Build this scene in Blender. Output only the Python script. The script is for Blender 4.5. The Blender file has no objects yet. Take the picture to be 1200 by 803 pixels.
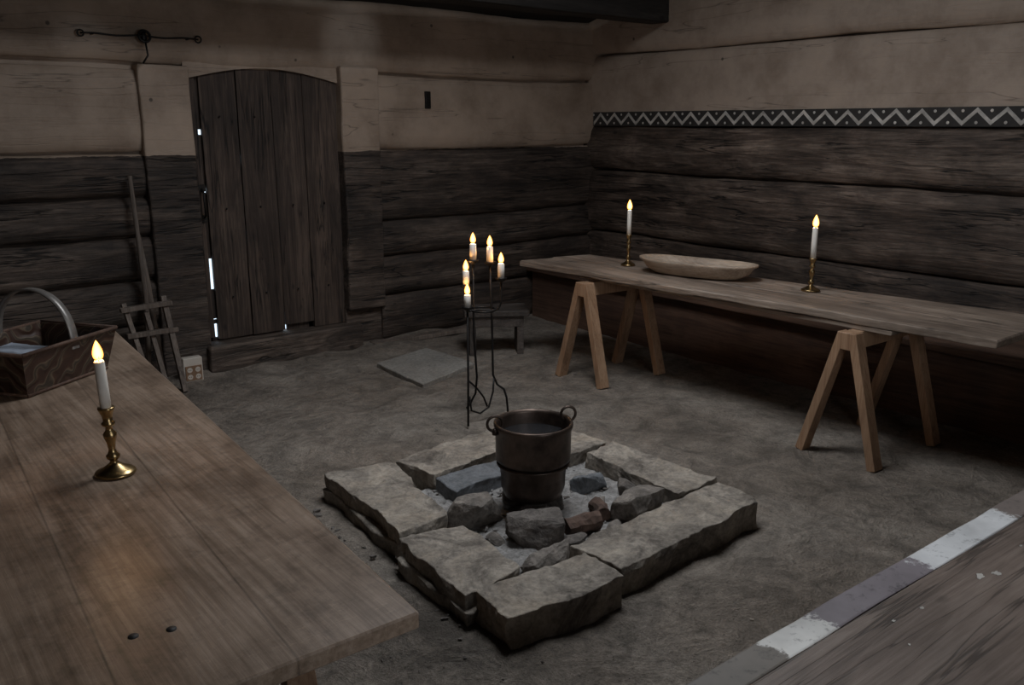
import bpy, bmesh, math, random
from mathutils import Vector, Matrix, noise
random.seed(7)
sc = bpy.context.scene
try:
    sc.view_settings.view_transform = 'Standard'
    sc.view_settings.look = 'None'
except Exception as e:
    print(e)

# ------------------------------------------------------------ materials
def nt_new(name):
    m = bpy.data.materials.new(name); m.use_nodes = True
    nt = m.node_tree; b = nt.nodes['Principled BSDF']
    return m, nt, b
def N(nt, t, **k):
    n = nt.nodes.new(t)
    for a, v in k.items(): setattr(n, a, v)
    return n
def ramp(nt, src, stops):
    r = N(nt, 'ShaderNodeValToRGB'); cr = r.color_ramp
    while len(cr.elements) < len(stops): cr.elements.new(0.5)
    for e, (p, c) in zip(cr.elements, stops):
        e.position = p; e.color = (c[0], c[1], c[2], 1) if hasattr(c, '__len__') else (c, c, c, 1)
    nt.links.new(src, r.inputs[0]); return r.outputs[0]
def mix(nt, fac, a, b, mode='MIX'):
    n = N(nt, 'ShaderNodeMix', data_type='RGBA', blend_type=mode)
    for s, v in ((n.inputs[0], fac), (n.inputs[6], a), (n.inputs[7], b)):
        if hasattr(v, 'is_linked'): nt.links.new(v, s)
        elif hasattr(v, '__len__'): s.default_value = (v[0], v[1], v[2], 1)
        else: s.default_value = v
    return n.outputs[2]
def math_n(nt, op, a, b=0.0):
    n = N(nt, 'ShaderNodeMath', operation=op)
    for s, v in zip(n.inputs, (a, b)):
        if hasattr(v, 'is_linked'): nt.links.new(v, s)
        else: s.default_value = v
    return n.outputs[0]
def coords(nt, scale=(1, 1, 1), world=False):
    if world:
        g = N(nt, 'ShaderNodeNewGeometry'); o = g.outputs['Position']
    else:
        g = N(nt, 'ShaderNodeTexCoord'); o = g.outputs['Object']
    mp = N(nt, 'ShaderNodeMapping'); mp.inputs['Scale'].default_value = scale
    nt.links.new(o, mp.inputs[0]); return mp.outputs[0]
def noise_n(nt, vec, scale, detail=6, rough=0.6, dist=0.0):
    n = N(nt, 'ShaderNodeTexNoise'); n.inputs['Scale'].default_value = scale
    n.inputs['Detail'].default_value = detail; n.inputs['Roughness'].default_value = rough
    n.inputs['Distortion'].default_value = dist
    nt.links.new(vec, n.inputs['Vector']); return n.outputs['Fac']
def bump(nt, b, h, strength=0.3, dist=0.01):
    n = N(nt, 'ShaderNodeBump'); n.inputs['Strength'].default_value = strength
    n.inputs['Distance'].default_value = dist
    nt.links.new(h, n.inputs['Height']); nt.links.new(n.outputs[0], b.inputs['Normal'])
def axis_scale(axis, al, ac):
    s = [ac, ac, ac]; s['XYZ'.index(axis)] = al; return tuple(s)

def wood_color(nt, dark, mid, light, axis, world=False, fine=1.0, knots=True, cracks=0.0):
    v1 = coords(nt, axis_scale(axis, 0.35, 5.0 * fine), world)
    v2 = coords(nt, axis_scale(axis, 1.2, 30.0 * fine), world)
    n1 = noise_n(nt, v1, 1.6, 5, 0.55, 0.8)
    n2 = noise_n(nt, v2, 2.5, 6, 0.7)
    base = math_n(nt, 'MULTIPLY', math_n(nt, 'ADD', n1, n2), 0.5)
    s = math_n(nt, 'ADD', base, math_n(nt, 'MULTIPLY', math_n(nt, 'SINE', math_n(nt, 'MULTIPLY', n1, 70.0)), 0.035))
    col = ramp(nt, s, [(0.36, dark), (0.5, mid), (0.66, light)])
    v3 = coords(nt, (1, 1, 1), world)
    big = noise_n(nt, v3, 1.7, 4, 0.65)
    col = mix(nt, 1.0, col, ramp(nt, big, [(0.3, 0.6), (0.7, 1.25)]), 'MULTIPLY')
    if cracks:
        v5 = coords(nt, axis_scale(axis, 0.5, 9.0), world)
        c1 = noise_n(nt, v5, 1.3, 4, 0.55, 0.6)
        k1 = ramp(nt, math_n(nt, 'ABSOLUTE', math_n(nt, 'SUBTRACT', c1, 0.5)), [(0.005, 1 - cracks), (0.016, 1.0)])
        msk = ramp(nt, noise_n(nt, v3, 1.4, 3, 0.5), [(0.42, 0.0), (0.52, 1.0)])
        k1 = mix(nt, msk, (1, 1, 1), k1)
        col = mix(nt, 1.0, col, k1, 'MULTIPLY')
        s = math_n(nt, 'ADD', s, math_n(nt, 'MULTIPLY', k1, 0.7))
    if knots:
        v4 = coords(nt, axis_scale(axis, 1.6, 3.2), world)
        vo = N(nt, 'ShaderNodeTexVoronoi'); vo.inputs['Scale'].default_value = 1.3
        nt.links.new(v4, vo.inputs['Vector'])
        k = ramp(nt, vo.outputs['Distance'], [(0.035, 0.35), (0.075, 1.0)])
        col = mix(nt, 1.0, col, k, 'MULTIPLY')
    return col, s
def wood(name, dark, mid, light, axis='Y', rough=0.6, fine=1.0, knots=True, bs=0.3, world=False, cracks=0.0):
    m, nt, b = nt_new(name)
    c, s = wood_color(nt, dark, mid, light, axis, world, fine, knots, cracks)
    nt.links.new(c, b.inputs['Base Color']); b.inputs['Roughness'].default_value = rough
    bump(nt, b, s, bs, 0.01); return m
def worn_table_mat():
    """broad flat-sawn pine: long rings, knots, stains and pale scuffs"""
    m, nt, b = nt_new('worn_pine_top')
    v = coords(nt, (2.4, 0.30, 1.0)); n1 = noise_n(nt, v, 1.1, 2, 0.45, 0.35)
    ringv = math_n(nt, 'SINE', math_n(nt, 'MULTIPLY', n1, 85.0))
    v2 = coords(nt, (34, 1.1, 34)); n2 = noise_n(nt, v2, 2.2, 6, 0.7)
    s = math_n(nt, 'ADD', math_n(nt, 'MULTIPLY', ringv, 0.055), n2)
    c = ramp(nt, s, [(0.34, (0.175, 0.122, 0.085)), (0.52, (0.255, 0.184, 0.133)), (0.68, (0.325, 0.245, 0.185))])
    v3 = coords(nt); n3 = noise_n(nt, v3, 2.6, 7, 0.72, 0.3)
    c = mix(nt, 1.0, c, ramp(nt, n3, [(0.3, (0.50, 0.49, 0.49)), (0.5, (1, 1, 1)), (0.68, (1.25, 1.26, 1.28))]), 'MULTIPLY')
    n8 = noise_n(nt, v3, 14, 5, 0.75)
    c = mix(nt, 1.0, c, ramp(nt, n8, [(0.33, 0.7), (0.5, 1.0)]), 'MULTIPLY')
    vo = N(nt, 'ShaderNodeTexVoronoi'); vo.inputs['Scale'].default_value = 1.5
    nt.links.new(coords(nt, (2.0, 1.1, 1)), vo.inputs['Vector'])
    c = mix(nt, 1.0, c, ramp(nt, vo.outputs['Distance'], [(0.025, (0.42, 0.34, 0.28)), (0.055, (0.8, 0.72, 0.66)), (0.10, (1, 1, 1))]), 'MULTIPLY')
    sp = N(nt, 'ShaderNodeSeparateXYZ'); nt.links.new(v3, sp.inputs[0])
    xx = math_n(nt, 'SUBTRACT', sp.outputs['X'], math_n(nt, 'MULTIPLY', sp.outputs['Y'], 0.055))
    for x0 in (-0.17, 0.12):
        d = math_n(nt, 'ABSOLUTE', math_n(nt, 'SUBTRACT', xx, x0))
        c = mix(nt, 1.0, c, ramp(nt, d, [(0.0006, 0.55), (0.0024, 1.0)]), 'MULTIPLY')
    n5 = noise_n(nt, coords(nt, (1.0, 9.0, 1.0)), 3.0, 3, 0.5, 1.0)
    c = mix(nt, 1.0, c, ramp(nt, math_n(nt, 'ABSOLUTE', math_n(nt, 'SUBTRACT', n5, 0.60)), [(0.001, 1.35), (0.004, 1.0)]), 'MULTIPLY')
    nt.links.new(c, b.inputs['Base Color'])
    nt.links.new(ramp(nt, n3, [(0.3, 0.30), (0.7, 0.46)]), b.inputs['Roughness'])
    bump(nt, b, s, 0.14, 0.006); return m
def plain(name, col, rough=0.5, metal=0.0, var=0.25, sc_=12, bs=0.1):
    m, nt, b = nt_new(name)
    n = noise_n(nt, coords(nt), sc_, 5, 0.6)
    c = mix(nt, 1.0, col, ramp(nt, n, [(0.3, 1 - var), (0.7, 1 + var)]), 'MULTIPLY')
    nt.links.new(c, b.inputs['Base Color']); b.inputs['Roughness'].default_value = rough
    b.inputs['Metallic'].default_value = metal
    bump(nt, b, n, bs, 0.005); return m
def wall_mat(name, axis, zpaint, paint=(0.40, 0.325, 0.275), dk=1.0):
    m, nt, b = nt_new(name)
    wc, s = wood_color(nt, (0.028 * dk, 0.019 * dk, 0.014 * dk), (0.076 * dk, 0.056 * dk, 0.044 * dk), (0.165 * dk, 0.13 * dk, 0.105 * dk), axis, True, .7, True, 0.88)
    v = coords(nt, (1, 1, 1), True)
    blot = noise_n(nt, coords(nt, axis_scale(axis, .45, 1.2), True), 5.0, 8, 0.75, 0.4)
    wc = mix(nt, 1.0, wc, ramp(nt, blot, [(0.34, 0.40), (0.52, 1.0), (0.68, 1.65)]), 'MULTIPLY')
    big = noise_n(nt, v, 0.9, 4, 0.6, 0.3)
    wc = mix(nt, 1.0, wc, ramp(nt, big, [(0.36, (0.62, 0.58, 0.55)), (0.6, (1.15, 1.13, 1.12))]), 'MULTIPLY')
    pn = noise_n(nt, v, 2.3, 7, 0.68)
    pc = mix(nt, 1.0, paint, ramp(nt, pn, [(0.3, (0.62, 0.59, 0.56)), (0.55, (1, 1, 1)), (0.7, (1.12, 1.11, 1.1))]), 'MULTIPLY')
    vs = coords(nt, axis_scale(axis, 0.4, 6.0), True)
    cr = noise_n(nt, vs, 1.2, 3, 0.5, 0.5)
    ck = ramp(nt, math_n(nt, 'ABSOLUTE', math_n(nt, 'SUBTRACT', cr, 0.40)), [(0.001, 0.55), (0.005, 1.0)])
    pc = mix(nt, 1.0, pc, ck, 'MULTIPLY')
    vo = N(nt, 'ShaderNodeTexVoronoi'); vo.inputs['Scale'].default_value = 3.4; nt.links.new(v, vo.inputs['Vector'])
    pc = mix(nt, 1.0, pc, ramp(nt, vo.outputs['Distance'], [(0.03, 0.3), (0.05, 1.0)]), 'MULTIPLY')
    sp = N(nt, 'ShaderNodeSeparateXYZ'); g = N(nt, 'ShaderNodeNewGeometry')
    nt.links.new(g.outputs['Position'], sp.inputs[0])
    wob = math_n(nt, 'MULTIPLY', math_n(nt, 'SUBTRACT', noise_n(nt, v, 7.0, 4, 0.6), 0.5), 0.035)
    f = math_n(nt, 'GREATER_THAN', math_n(nt, 'ADD', sp.outputs['Z'], wob), zpaint)
    top = math_n(nt, 'LESS_THAN', sp.outputs['Z'], 2.95)
    f = math_n(nt, 'MULTIPLY', f, top)
    nt.links.new(mix(nt, f, wc, pc), b.inputs['Base Color'])
    b.inputs['Roughness'].default_value = 0.68
    h = math_n(nt, 'ADD', math_n(nt, 'MULTIPLY', s, math_n(nt, 'SUBTRACT', 1.15, f)), math_n(nt, 'MULTIPLY', ck, 0.25))
    bump(nt, b, math_n(nt, 'ADD', h, math_n(nt, 'MULTIPLY', blot, math_n(nt, 'SUBTRACT', 1.0, math_n(nt, 'MULTIPLY', f, .6)))), 0.6, 0.022)
    return m
M_backwall = wall_mat('backwall_logs_paint', 'X', 1.50, (0.36, 0.275, 0.21), .95)
M_rightwall = wall_mat('rightwall_logs_paint', 'Y', 1.70, (0.42, 0.332, 0.265), 1.3)
M_dark = wood('dark_roof_wood', (0.01, 0.009, 0.008), (0.022, 0.019, 0.017), (0.04, 0.034, 0.03), 'X', 0.85)
M_door = wood('door_wood', (0.022, 0.014, 0.010), (0.052, 0.034, 0.025), (0.115, 0.08, 0.06), 'Z', 0.75, bs=0.6, cracks=0.8)
M_tableL = worn_table_mat()
M_tableR = wood('old_plank_top', (0.11, 0.082, 0.062), (0.225, 0.17, 0.131), (0.37, 0.295, 0.235), 'Y', 0.55, cracks=0.75)
M_tableN = wood('near_plank_top', (0.10, 0.074, 0.060), (0.175, 0.133, 0.109), (0.26, 0.208, 0.175), 'X', 0.5, cracks=0.5)
M_trestle = wood('trestle_pine', (0.22, 0.12, 0.066), (0.345, 0.205, 0.12), (0.45, 0.29, 0.18), 'Z', 0.6, fine=1.5)
M_bench = wood('bench_wood', (0.045, 0.022, 0.014), (0.085, 0.045, 0.028), (0.13, 0.075, 0.05), 'Y', 0.75)
M_grey = wood('grey_wood', (0.07, 0.053, 0.042), (0.15, 0.117, 0.095), (0.24, 0.195, 0.16), 'Z', 0.75)
M_stool = wood('stool_wood', (0.03, 0.024, 0.02), (0.065, 0.052, 0.044), (0.12, 0.10, 0.088), 'X', 0.7)
M_bowl = wood('bowl_wood', (0.24, 0.175, 0.125), (0.36, 0.28, 0.21), (0.48, 0.385, 0.30), 'Y', 0.55, knots=False)
M_iron = plain('wrought_iron', (0.02, 0.018, 0.017), 0.5, 0.7, 0.3, 30)
M_pot = plain('pot_iron', (0.085, 0.062, 0.050), 0.42, 0.75, 0.6, 11)
M_brass = plain('brass', (0.36, 0.25, 0.12), 0.3, 1.0, 0.3, 25)
M_wax = plain('candle_wax', (0.78, 0.73, 0.66), 0.45, 0, 0.05, 10)
M_black = plain('black_paint', (0.020, 0.018, 0.017), 0.6, 0, 0.2)
M_band = plain('frieze_dark_paint', (0.028, 0.025, 0.023), 0.7, 0, 0.4)
M_frieze = plain('frieze_white_paint', (0.50, 0.47, 0.43), 0.7, 0, 0.4, 14)
M_white = plain('white_paint', (0.50, 0.47, 0.43), 0.6, 0, 0.25, 20)
M_char = plain('charred_wood', (0.105, 0.066, 0.05), 0.9, 0, 0.7, 18, 0.5)
M_plasticw = plain('white_plastic', (0.60, 0.54, 0.47), 0.4, 0, 0.05)
M_plasticb = plain('brown_plastic', (0.25, 0.15, 0.09), 0.4, 0, 0.1)
M_cloth = plain('white_cloth', (0.36, 0.40, 0.47), 0.8, 0, 0.15)
M_liquid = plain('dark_water', (0.03, 0.03, 0.032), 0.12, 0, 0.1)

def stone_mat(name, c1, c2, sc_=5, stain=False):
    m, nt, b = nt_new(name)
    v = coords(nt); n = noise_n(nt, v, sc_, 9, 0.68, 0.3); n2 = noise_n(nt, v, 45, 4, 0.7)
    c = ramp(nt, n, [(0.32, c1), (0.62, c2)])
    c = mix(nt, 1.0, c, ramp(nt, n2, [(0.35, 0.7), (0.6, 1.1)]), 'MULTIPLY')
    if stain:
        n4 = noise_n(nt, coords(nt, (1, 1, 1), True), 3.4, 7, 0.7, 0.8)
        c = mix(nt, 1.0, c, ramp(nt, n4, [(0.38, (0.40, 0.385, 0.375)), (0.5, (.92, 0.91, 0.89)), (0.66, (1.18, 1.13, 1.05))]), 'MULTIPLY')
    nt.links.new(c, b.inputs['Base Color']); b.inputs['Roughness'].default_value = 0.85
    bump(nt, b, math_n(nt, 'ADD', n, math_n(nt, 'MULTIPLY', n2, 0.3)), 0.75, 0.025); return m
M_slab = stone_mat('hearth_slab_stone', (0.185, 0.16, 0.135), (0.39, 0.348, 0.30), 6, True)
M_rock = stone_mat('fire_rock', (0.10, 0.087, 0.076), (0.29, 0.255, 0.222), 9)
M_blue = stone_mat('blue_slate', (0.11, 0.118, 0.125), (0.21, 0.22, 0.235), 6)
M_darkrock = stone_mat('sooty_rock', (0.055, 0.047, 0.042), (0.20, 0.175, 0.155), 14)
M_floorslab = stone_mat('floor_slab_stone', (0.19, 0.178, 0.16), (0.30, 0.28, 0.25), 3, False)
M_ash = stone_mat('ash_bed', (0.16, 0.152, 0.145), (0.38, 0.365, 0.35), 16)
def floor_mat():
    m, nt, b = nt_new('packed_earth')
    v = coords(nt, (1, 1, 1), True)
    n = noise_n(nt, v, 1.1, 8, 0.62, 0.4); n2 = noise_n(nt, v, 22, 6, 0.78); n3 = noise_n(nt, v, 110, 3, 0.7); n4 = noise_n(nt, v, 5, 7, 0.7, 0.6)
    c = ramp(nt, n, [(0.32, (0.215, 0.176, 0.14)), (0.5, (0.30, 0.252, 0.207)), (0.66, (0.38, 0.33, 0.278))])
    c = mix(nt, 1.0, c, ramp(nt, n4, [(0.36, 0.62), (0.52, 1.0), (0.66, 1.25)]), 'MULTIPLY')
    c = mix(nt, 1.0, c, ramp(nt, n2, [(0.32, 0.72), (0.6, 1.12)]), 'MULTIPLY')
    c = mix(nt, 1.0, c, ramp(nt, n3, [(0.36, 0.8), (0.55, 1.0), (0.75, 1.25)]), 'MULTIPLY')
    vd = N(nt, 'ShaderNodeVectorMath', operation='DISTANCE')
    g = N(nt, 'ShaderNodeNewGeometry'); nt.links.new(g.outputs['Position'], vd.inputs[0])
    vd.inputs[1].default_value = (1.7, 2.3, 0)
    d = math_n(nt, 'ADD', vd.outputs['Value'], math_n(nt, 'MULTIPLY', n2, 0.5))
    c = mix(nt, 1.0, c, ramp(nt, d, [(0.5, 0.45), (1.05, 1.0)]), 'MULTIPLY')
    nt.links.new(c, b.inputs['Base Color']); b.inputs['Roughness'].default_value = 0.95
    bump(nt, b, math_n(nt, 'ADD', math_n(nt, 'ADD', math_n(nt, 'MULTIPLY', n2, .6), math_n(nt, 'MULTIPLY', n4, 2.0)), math_n(nt, 'MULTIPLY', n3, 0.22)), 1.0, 0.04); return m
M_floor = floor_mat()
def flame_mat():
    m, nt, b = nt_new('candle_flame')
    for n in list(nt.nodes): nt.nodes.remove(n)
    o = N(nt, 'ShaderNodeOutputMaterial'); e = N(nt, 'ShaderNodeEmission')
    lw = N(nt, 'ShaderNodeLayerWeight'); lw.inputs[0].default_value = 0.35
    c = ramp(nt, lw.outputs['Facing'], [(0.0, (1, 0.56, 0.15)), (0.45, (1, 0.36, 0.06)), (1, (1, 0.17, 0.02))])
    s = ramp(nt, lw.outputs['Facing'], [(0.1, 1.0), (0.9, 0.16)])
    nt.links.new(c, e.inputs[0]); nt.links.new(math_n(nt, 'MULTIPLY', s, 3.0), e.inputs[1])
    t = N(nt, 'ShaderNodeBsdfTransparent'); ad = N(nt, 'ShaderNodeAddShader')
    nt.links.new(e.outputs[0], ad.inputs[0]); nt.links.new(t.outputs[0], ad.inputs[1])
    nt.links.new(ad.outputs[0], o.inputs[0]); return m
M_flame = flame_mat()
def painted_box_mat():
    m, nt, b = nt_new('rosemaled_wood')
    v = coords(nt)
    w = N(nt, 'ShaderNodeTexWave'); w.wave_type = 'RINGS'; w.inputs['Scale'].default_value = 7
    w.inputs['Distortion'].default_value = 9; w.inputs['Detail'].default_value = 1; w.inputs['Detail Scale'].default_value = 1.6
    nt.links.new(v, w.inputs[0])
    c = ramp(nt, w.outputs['Fac'], [(0.0, (0.040, 0.019, 0.012)), (0.70, (0.048, 0.023, 0.015)), (0.86, (0.12, 0.085, 0.055)), (1, (0.036, 0.026, 0.018))])
    nt.links.new(c, b.inputs['Base Color']); b.inputs['Roughness'].default_value = 0.5
    bump(nt, b, w.outputs['Fac'], 0.4, 0.012); return m
M_carrier = painted_box_mat()
def strip_mat():
    m, nt, b = nt_new('paint_worn_edge')
    v = coords(nt, (1, 1, 1), True)
    sp = N(nt, 'ShaderNodeSeparateXYZ'); nt.links.new(v, sp.inputs[0])
    n = noise_n(nt, v, 30, 6, 0.7); n1 = noise_n(nt, v, 5, 4, 0.6)
    x = math_n(nt, 'ADD', sp.outputs['X'], math_n(nt, 'MULTIPLY', math_n(nt, 'SUBTRACT', n, 0.5), 0.16))
    base = ramp(nt, math_n(nt, 'MULTIPLY', x, 0.25), [(0.0, (0.21, 0.185, 0.16)), (0.323, (0.21, 0.185, 0.16)), (0.324, (0.85, 0.83, 0.79)), (0.362, (0.85, 0.83, 0.79)),
         (0.363, (0.25, 0.22, 0.235)), (0.455, (0.30, 0.26, 0.28)), (0.456, (0.78, 0.78, 0.78)), (0.56, (0.75, 0.75, 0.75)), (0.561, (0.22, 0.18, 0.16))])
    c = mix(nt, 1.0, base, ramp(nt, n1, [(0.3, 0.7), (0.6, 1.05)]), 'MULTIPLY')
    c = mix(nt, 1.0, c, ramp(nt, n, [(0.34, 0.55), (0.44, 1.0)]), 'MULTIPLY')
    nt.links.new(c, b.inputs['Base Color']); b.inputs['Roughness'].default_value = 0.6; return m
M_strip = strip_mat()

# ------------------------------------------------------------ mesh builder
def nz(p, f=1.0, seed=0.0):
    return noise.noise(Vector((p[0] * f + seed, p[1] * f + seed * 1.7, p[2] * f - seed)))
class MB:
    def __init__(s): s.v = []; s.f = []; s.m = []; s.sm = []
    def add(s, vs, fs, mat=0, smooth=False):
        o = len(s.v); s.v += [Vector(p) for p in vs]
        for f in fs: s.f.append([i + o for i in f]); s.m.append(mat); s.sm.append(smooth)
    def box(s, lo, hi, mat=0, mtx=None, n=None, amp=0.0, fr=6.0, ch=0.0):
        x0, y0, z0 = lo; x1, y1, z1 = hi
        q = [(x0, y0), (x1, y0), (x1, y1), (x0, y1)]
        s.prism(q, z0, z1, mat, n or (1, 1, 1), amp, fr, ch, mtx)
    def prism(s, q, z0, z1, mat=0, n=(1, 1, 1), amp=0.0, fr=6.0, ch=0.003, mtx=None, smooth=False, seed=0.0, topshrink=0.0, fine=0.0):
        """box over a 4-corner footprint, gridded, chamfered and roughened"""
        def us(k, L):
            k = max(k, 1); c = min(0.25, ch / max(L, 1e-4))
            base = [i / k for i in range(k + 1)]
            if ch > 0: base = sorted(set([0.0, c] + base[1:-1] + [1 - c, 1.0]))
            return base
        q = [Vector((a[0], a[1], 0)) for a in q]
        U = us(n[0], (q[1] - q[0]).length); V = us(n[1], (q[3] - q[0]).length); W = us(n[2], abs(z1 - z0))
        cen = (q[0] + q[1] + q[2] + q[3]) / 4
        idx = {}; vs = []; fs = []
        def vert(i, j, k):
            key = (i, j, k)
            if key in idx: return idx[key]
            u, v, w = U[i], V[j], W[k]
            p = q[0] * (1 - u) * (1 - v) + q[1] * u * (1 - v) + q[2] * u * v + q[3] * (1 - u) * v
            p = Vector((p.x, p.y, z0 + (z1 - z0) * w))
            ei = i in (0, len(U) - 1); ej = j in (0, len(V) - 1); ek = k in (0, len(W) - 1)
            if topshrink: 
                d = cen - p; d.z = 0
                p += d * topshrink * w
            if ch > 0 and ei + ej + ek >= 2:
                c = ch * (0.45 if ei + ej + ek == 2 else 0.6)
                d = cen - p; d.z = 0
                if d.length > 0: d.normalize()
                if ei or ej: p += d * c
                if ek: p.z += c * (1 if k == 0 else -1)
            if amp:
                p0 = p.copy()
                for a in range(3):
                    w_ = (.45 if a == 2 else 1.0)
                    p[a] += w_ * amp * (nz(p0, fr, 11.3 * a + seed) + 0.5 * nz(p0, fr * 2.7, 5.1 * a + seed))
                    if fine: p[a] += fine * nz(p0, 38, 3.1 * a + seed)
            idx[key] = len(vs); vs.append(p); return idx[key]
        a, b, c = len(U) - 1, len(V) - 1, len(W) - 1
        for i in range(a):
            for j in range(b):
                fs.append([vert(i, j, c), vert(i + 1, j, c), vert(i + 1, j + 1, c), vert(i, j + 1, c)])
                fs.append([vert(i, j, 0), vert(i, j + 1, 0), vert(i + 1, j + 1, 0), vert(i + 1, j, 0)])
        for i in range(a):
            for k in range(c):
                fs.append([vert(i, 0, k), vert(i + 1, 0, k), vert(i + 1, 0, k + 1), vert(i, 0, k + 1)])
                fs.append([vert(i, b, k), vert(i, b, k + 1), vert(i + 1, b, k + 1), vert(i + 1, b, k)])
        for j in range(b):
            for k in range(c):
                fs.append([vert(0, j, k), vert(0, j, k + 1), vert(0, j + 1, k + 1), vert(0, j + 1, k)])
                fs.append([vert(a, j, k), vert(a, j + 1, k), vert(a, j + 1, k + 1), vert(a, j, k + 1)])
        if mtx: vs = [mtx @ p for p in vs]
        s.add(vs, fs, mat, smooth)
    def beam(s, p0, p1, w, d, mat=0, side=Vector((0, 1, 0)), ch=0.003):
        p0 = Vector(p0); p1 = Vector(p1); z = (p1 - p0); L = z.length; z.normalize()
        x = Vector(side).cross(z).normalized(); y = z.cross(x)
        m = Matrix((x, y, z)).transposed().to_4x4(); m.translation = p0
        s.box((-w / 2, -d / 2, 0), (w / 2, d / 2, L), mat, m, (1, 1, 6), 0.001, 5, ch)
    def lathe(s, c, prof, mat=0, seg=28, smooth=True, wob=0.0):
        vs = []; fs = []
        for r, z in prof:
            for i in range(seg):
                a = 2 * math.pi * i / seg
                rr = r * (1 + wob * math.sin(2 * a + z * 9))
                vs.append((c[0] + rr * math.cos(a), c[1] + rr * math.sin(a), c[2] + z))
        for k in range(len(prof) - 1):
            for i in range(seg):
                j = (i + 1) % seg
                fs.append([k * seg + i, k * seg + j, (k + 1) * seg + j, (k + 1) * seg + i])
        fs.append(list(range(seg))[::-1]); fs.append([(len(prof) - 1) * seg + i for i in range(seg)])
        s.add(vs, fs, mat, smooth)
    def tube(s, pts, r, mat=0, seg=8, closed=False, flat=None):
        pts = [Vector(p) for p in pts]; n = len(pts); vs = []; fs = []
        up = Vector((0.13, 0.27, 1)).normalized()
        prev = None
        for i, p in enumerate(pts):
            if closed: t = pts[(i + 1) % n] - pts[i - 1]
            else: t = pts[min(i + 1, n - 1)] - pts[max(i - 1, 0)]
            t.normalize()
            if prev is None:
                x = t.cross(up)
                if x.length < 1e-3: x = t.cross(Vector((1, 0, 0)))
            else: x = prev - t * prev.dot(t)
            x.normalize(); y = t.cross(x); prev = x
            rr = r[i] if hasattr(r, '__len__') else r
            for k in range(seg):
                a = 2 * math.pi * k / seg
                vs.append(p + x * rr * math.cos(a) + y * rr * math.sin(a))
        m = n if closed else n - 1
        for i in range(m):
            for k in range(seg):
                l = (k + 1) % seg; j = (i + 1) % n
                fs.append([i * seg + k, i * seg + l, j * seg + l, j * seg + k])
        if not closed:
            fs.append(list(range(seg))[::-1]); fs.append([(n - 1) * seg + k for k in range(seg)])
        s.add(vs, fs, mat, True)
    def ring(s, c, R, r, n1, n2, mat=0, seg=24):
        n1 = Vector(n1).normalized(); n2 = Vector(n2).normalized(); c = Vector(c)
        s.tube([c + n1 * R * math.cos(2 * math.pi * i / seg) + n2 * R * math.sin(2 * math.pi * i / seg) for i in range(seg)], r, mat, 8, True)
    def rock(s, c, size, rot=0.0, mat=0, npts=16, seed=1, sub=2, amp=0.006):
        rnd = random.Random(seed); bm = bmesh.new()
        for i in range(npts):
            while True:
                p = Vector((rnd.uniform(-1, 1), rnd.uniform(-1, 1), rnd.uniform(-1, 1)))
                if 0.8 < p.length < 1.35: break
            bm.verts.new((max(-.82, min(.82, p.x)) * size[0] * .6, max(-.82, min(.82, p.y)) * size[1] * .6, max(-.75, min(.75, p.z)) * size[2] * .66))
        r = bmesh.ops.convex_hull(bm, input=bm.verts)
        bmesh.ops.delete(bm, geom=[v for v in bm.verts if not v.link_faces], context='VERTS')
        if sub:
            bmesh.ops.dissolve_limit(bm, angle_limit=math.radians(9), verts=bm.verts, edges=bm.edges)
            bmesh.ops.triangulate(bm, faces=bm.faces)
            for it in range(sub + 1):
                bmesh.ops.subdivide_edges(bm, edges=[e for e in bm.edges if e.calc_length() > .02], cuts=1, use_grid_fill=True)
                bmesh.ops.triangulate(bm, faces=bm.faces)
            bmesh.ops.smooth_vert(bm, verts=bm.verts, factor=.5, use_axis_x=True, use_axis_y=True, use_axis_z=True)
        R = Matrix.Rotation(rot, 3, 'Z'); vs = []
        bm.verts.ensure_lookup_table(); bm.verts.index_update()
        zmin = min(v.co.z for v in bm.verts)
        for v in bm.verts:
            p = v.co.copy(); p.z -= zmin
            p = R @ p + Vector(c)
            if amp: p += Vector([amp * nz(p, 22, 3.3 * a + seed) + amp * .5 * nz(p, 60, 3.3 * a + seed) for a in range(3)])
            vs.append(p)
        s.add(vs, [[v.index for v in f.verts] for f in bm.faces], mat, False); bm.free()
    def build(s, name, mats, parent=None, bevel=0, loc=None):
        me = bpy.data.meshes.new(name)
        if loc is None:
            xs = [p.x for p in s.v]; ys = [p.y for p in s.v]; zs = [p.z for p in s.v]
            loc = Vector(((min(xs) + max(xs)) / 2, (min(ys) + max(ys)) / 2, min(zs)))
        loc = Vector(loc)
        me.from_pydata([p - loc for p in s.v], [], s.f)
        for m in mats: me.materials.append(m)
        for p, mi, sm in zip(me.polygons, s.m, s.sm): p.material_index = mi; p.use_smooth = sm
        bm = bmesh.new(); bm.from_mesh(me); bmesh.ops.recalc_face_normals(bm, faces=bm.faces); bm.to_mesh(me); bm.free()
        o = bpy.data.objects.new(name, me); sc.collection.objects.link(o)
        if parent:
            o.parent = parent; o.location = loc - parent.location
        else: o.location = loc
        return o
def empty(name, loc):
    e = bpy.data.objects.new(name, None); e.empty_display_size = 0.1; e.location = loc
    sc.collection.objects.link(e); return e

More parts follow.
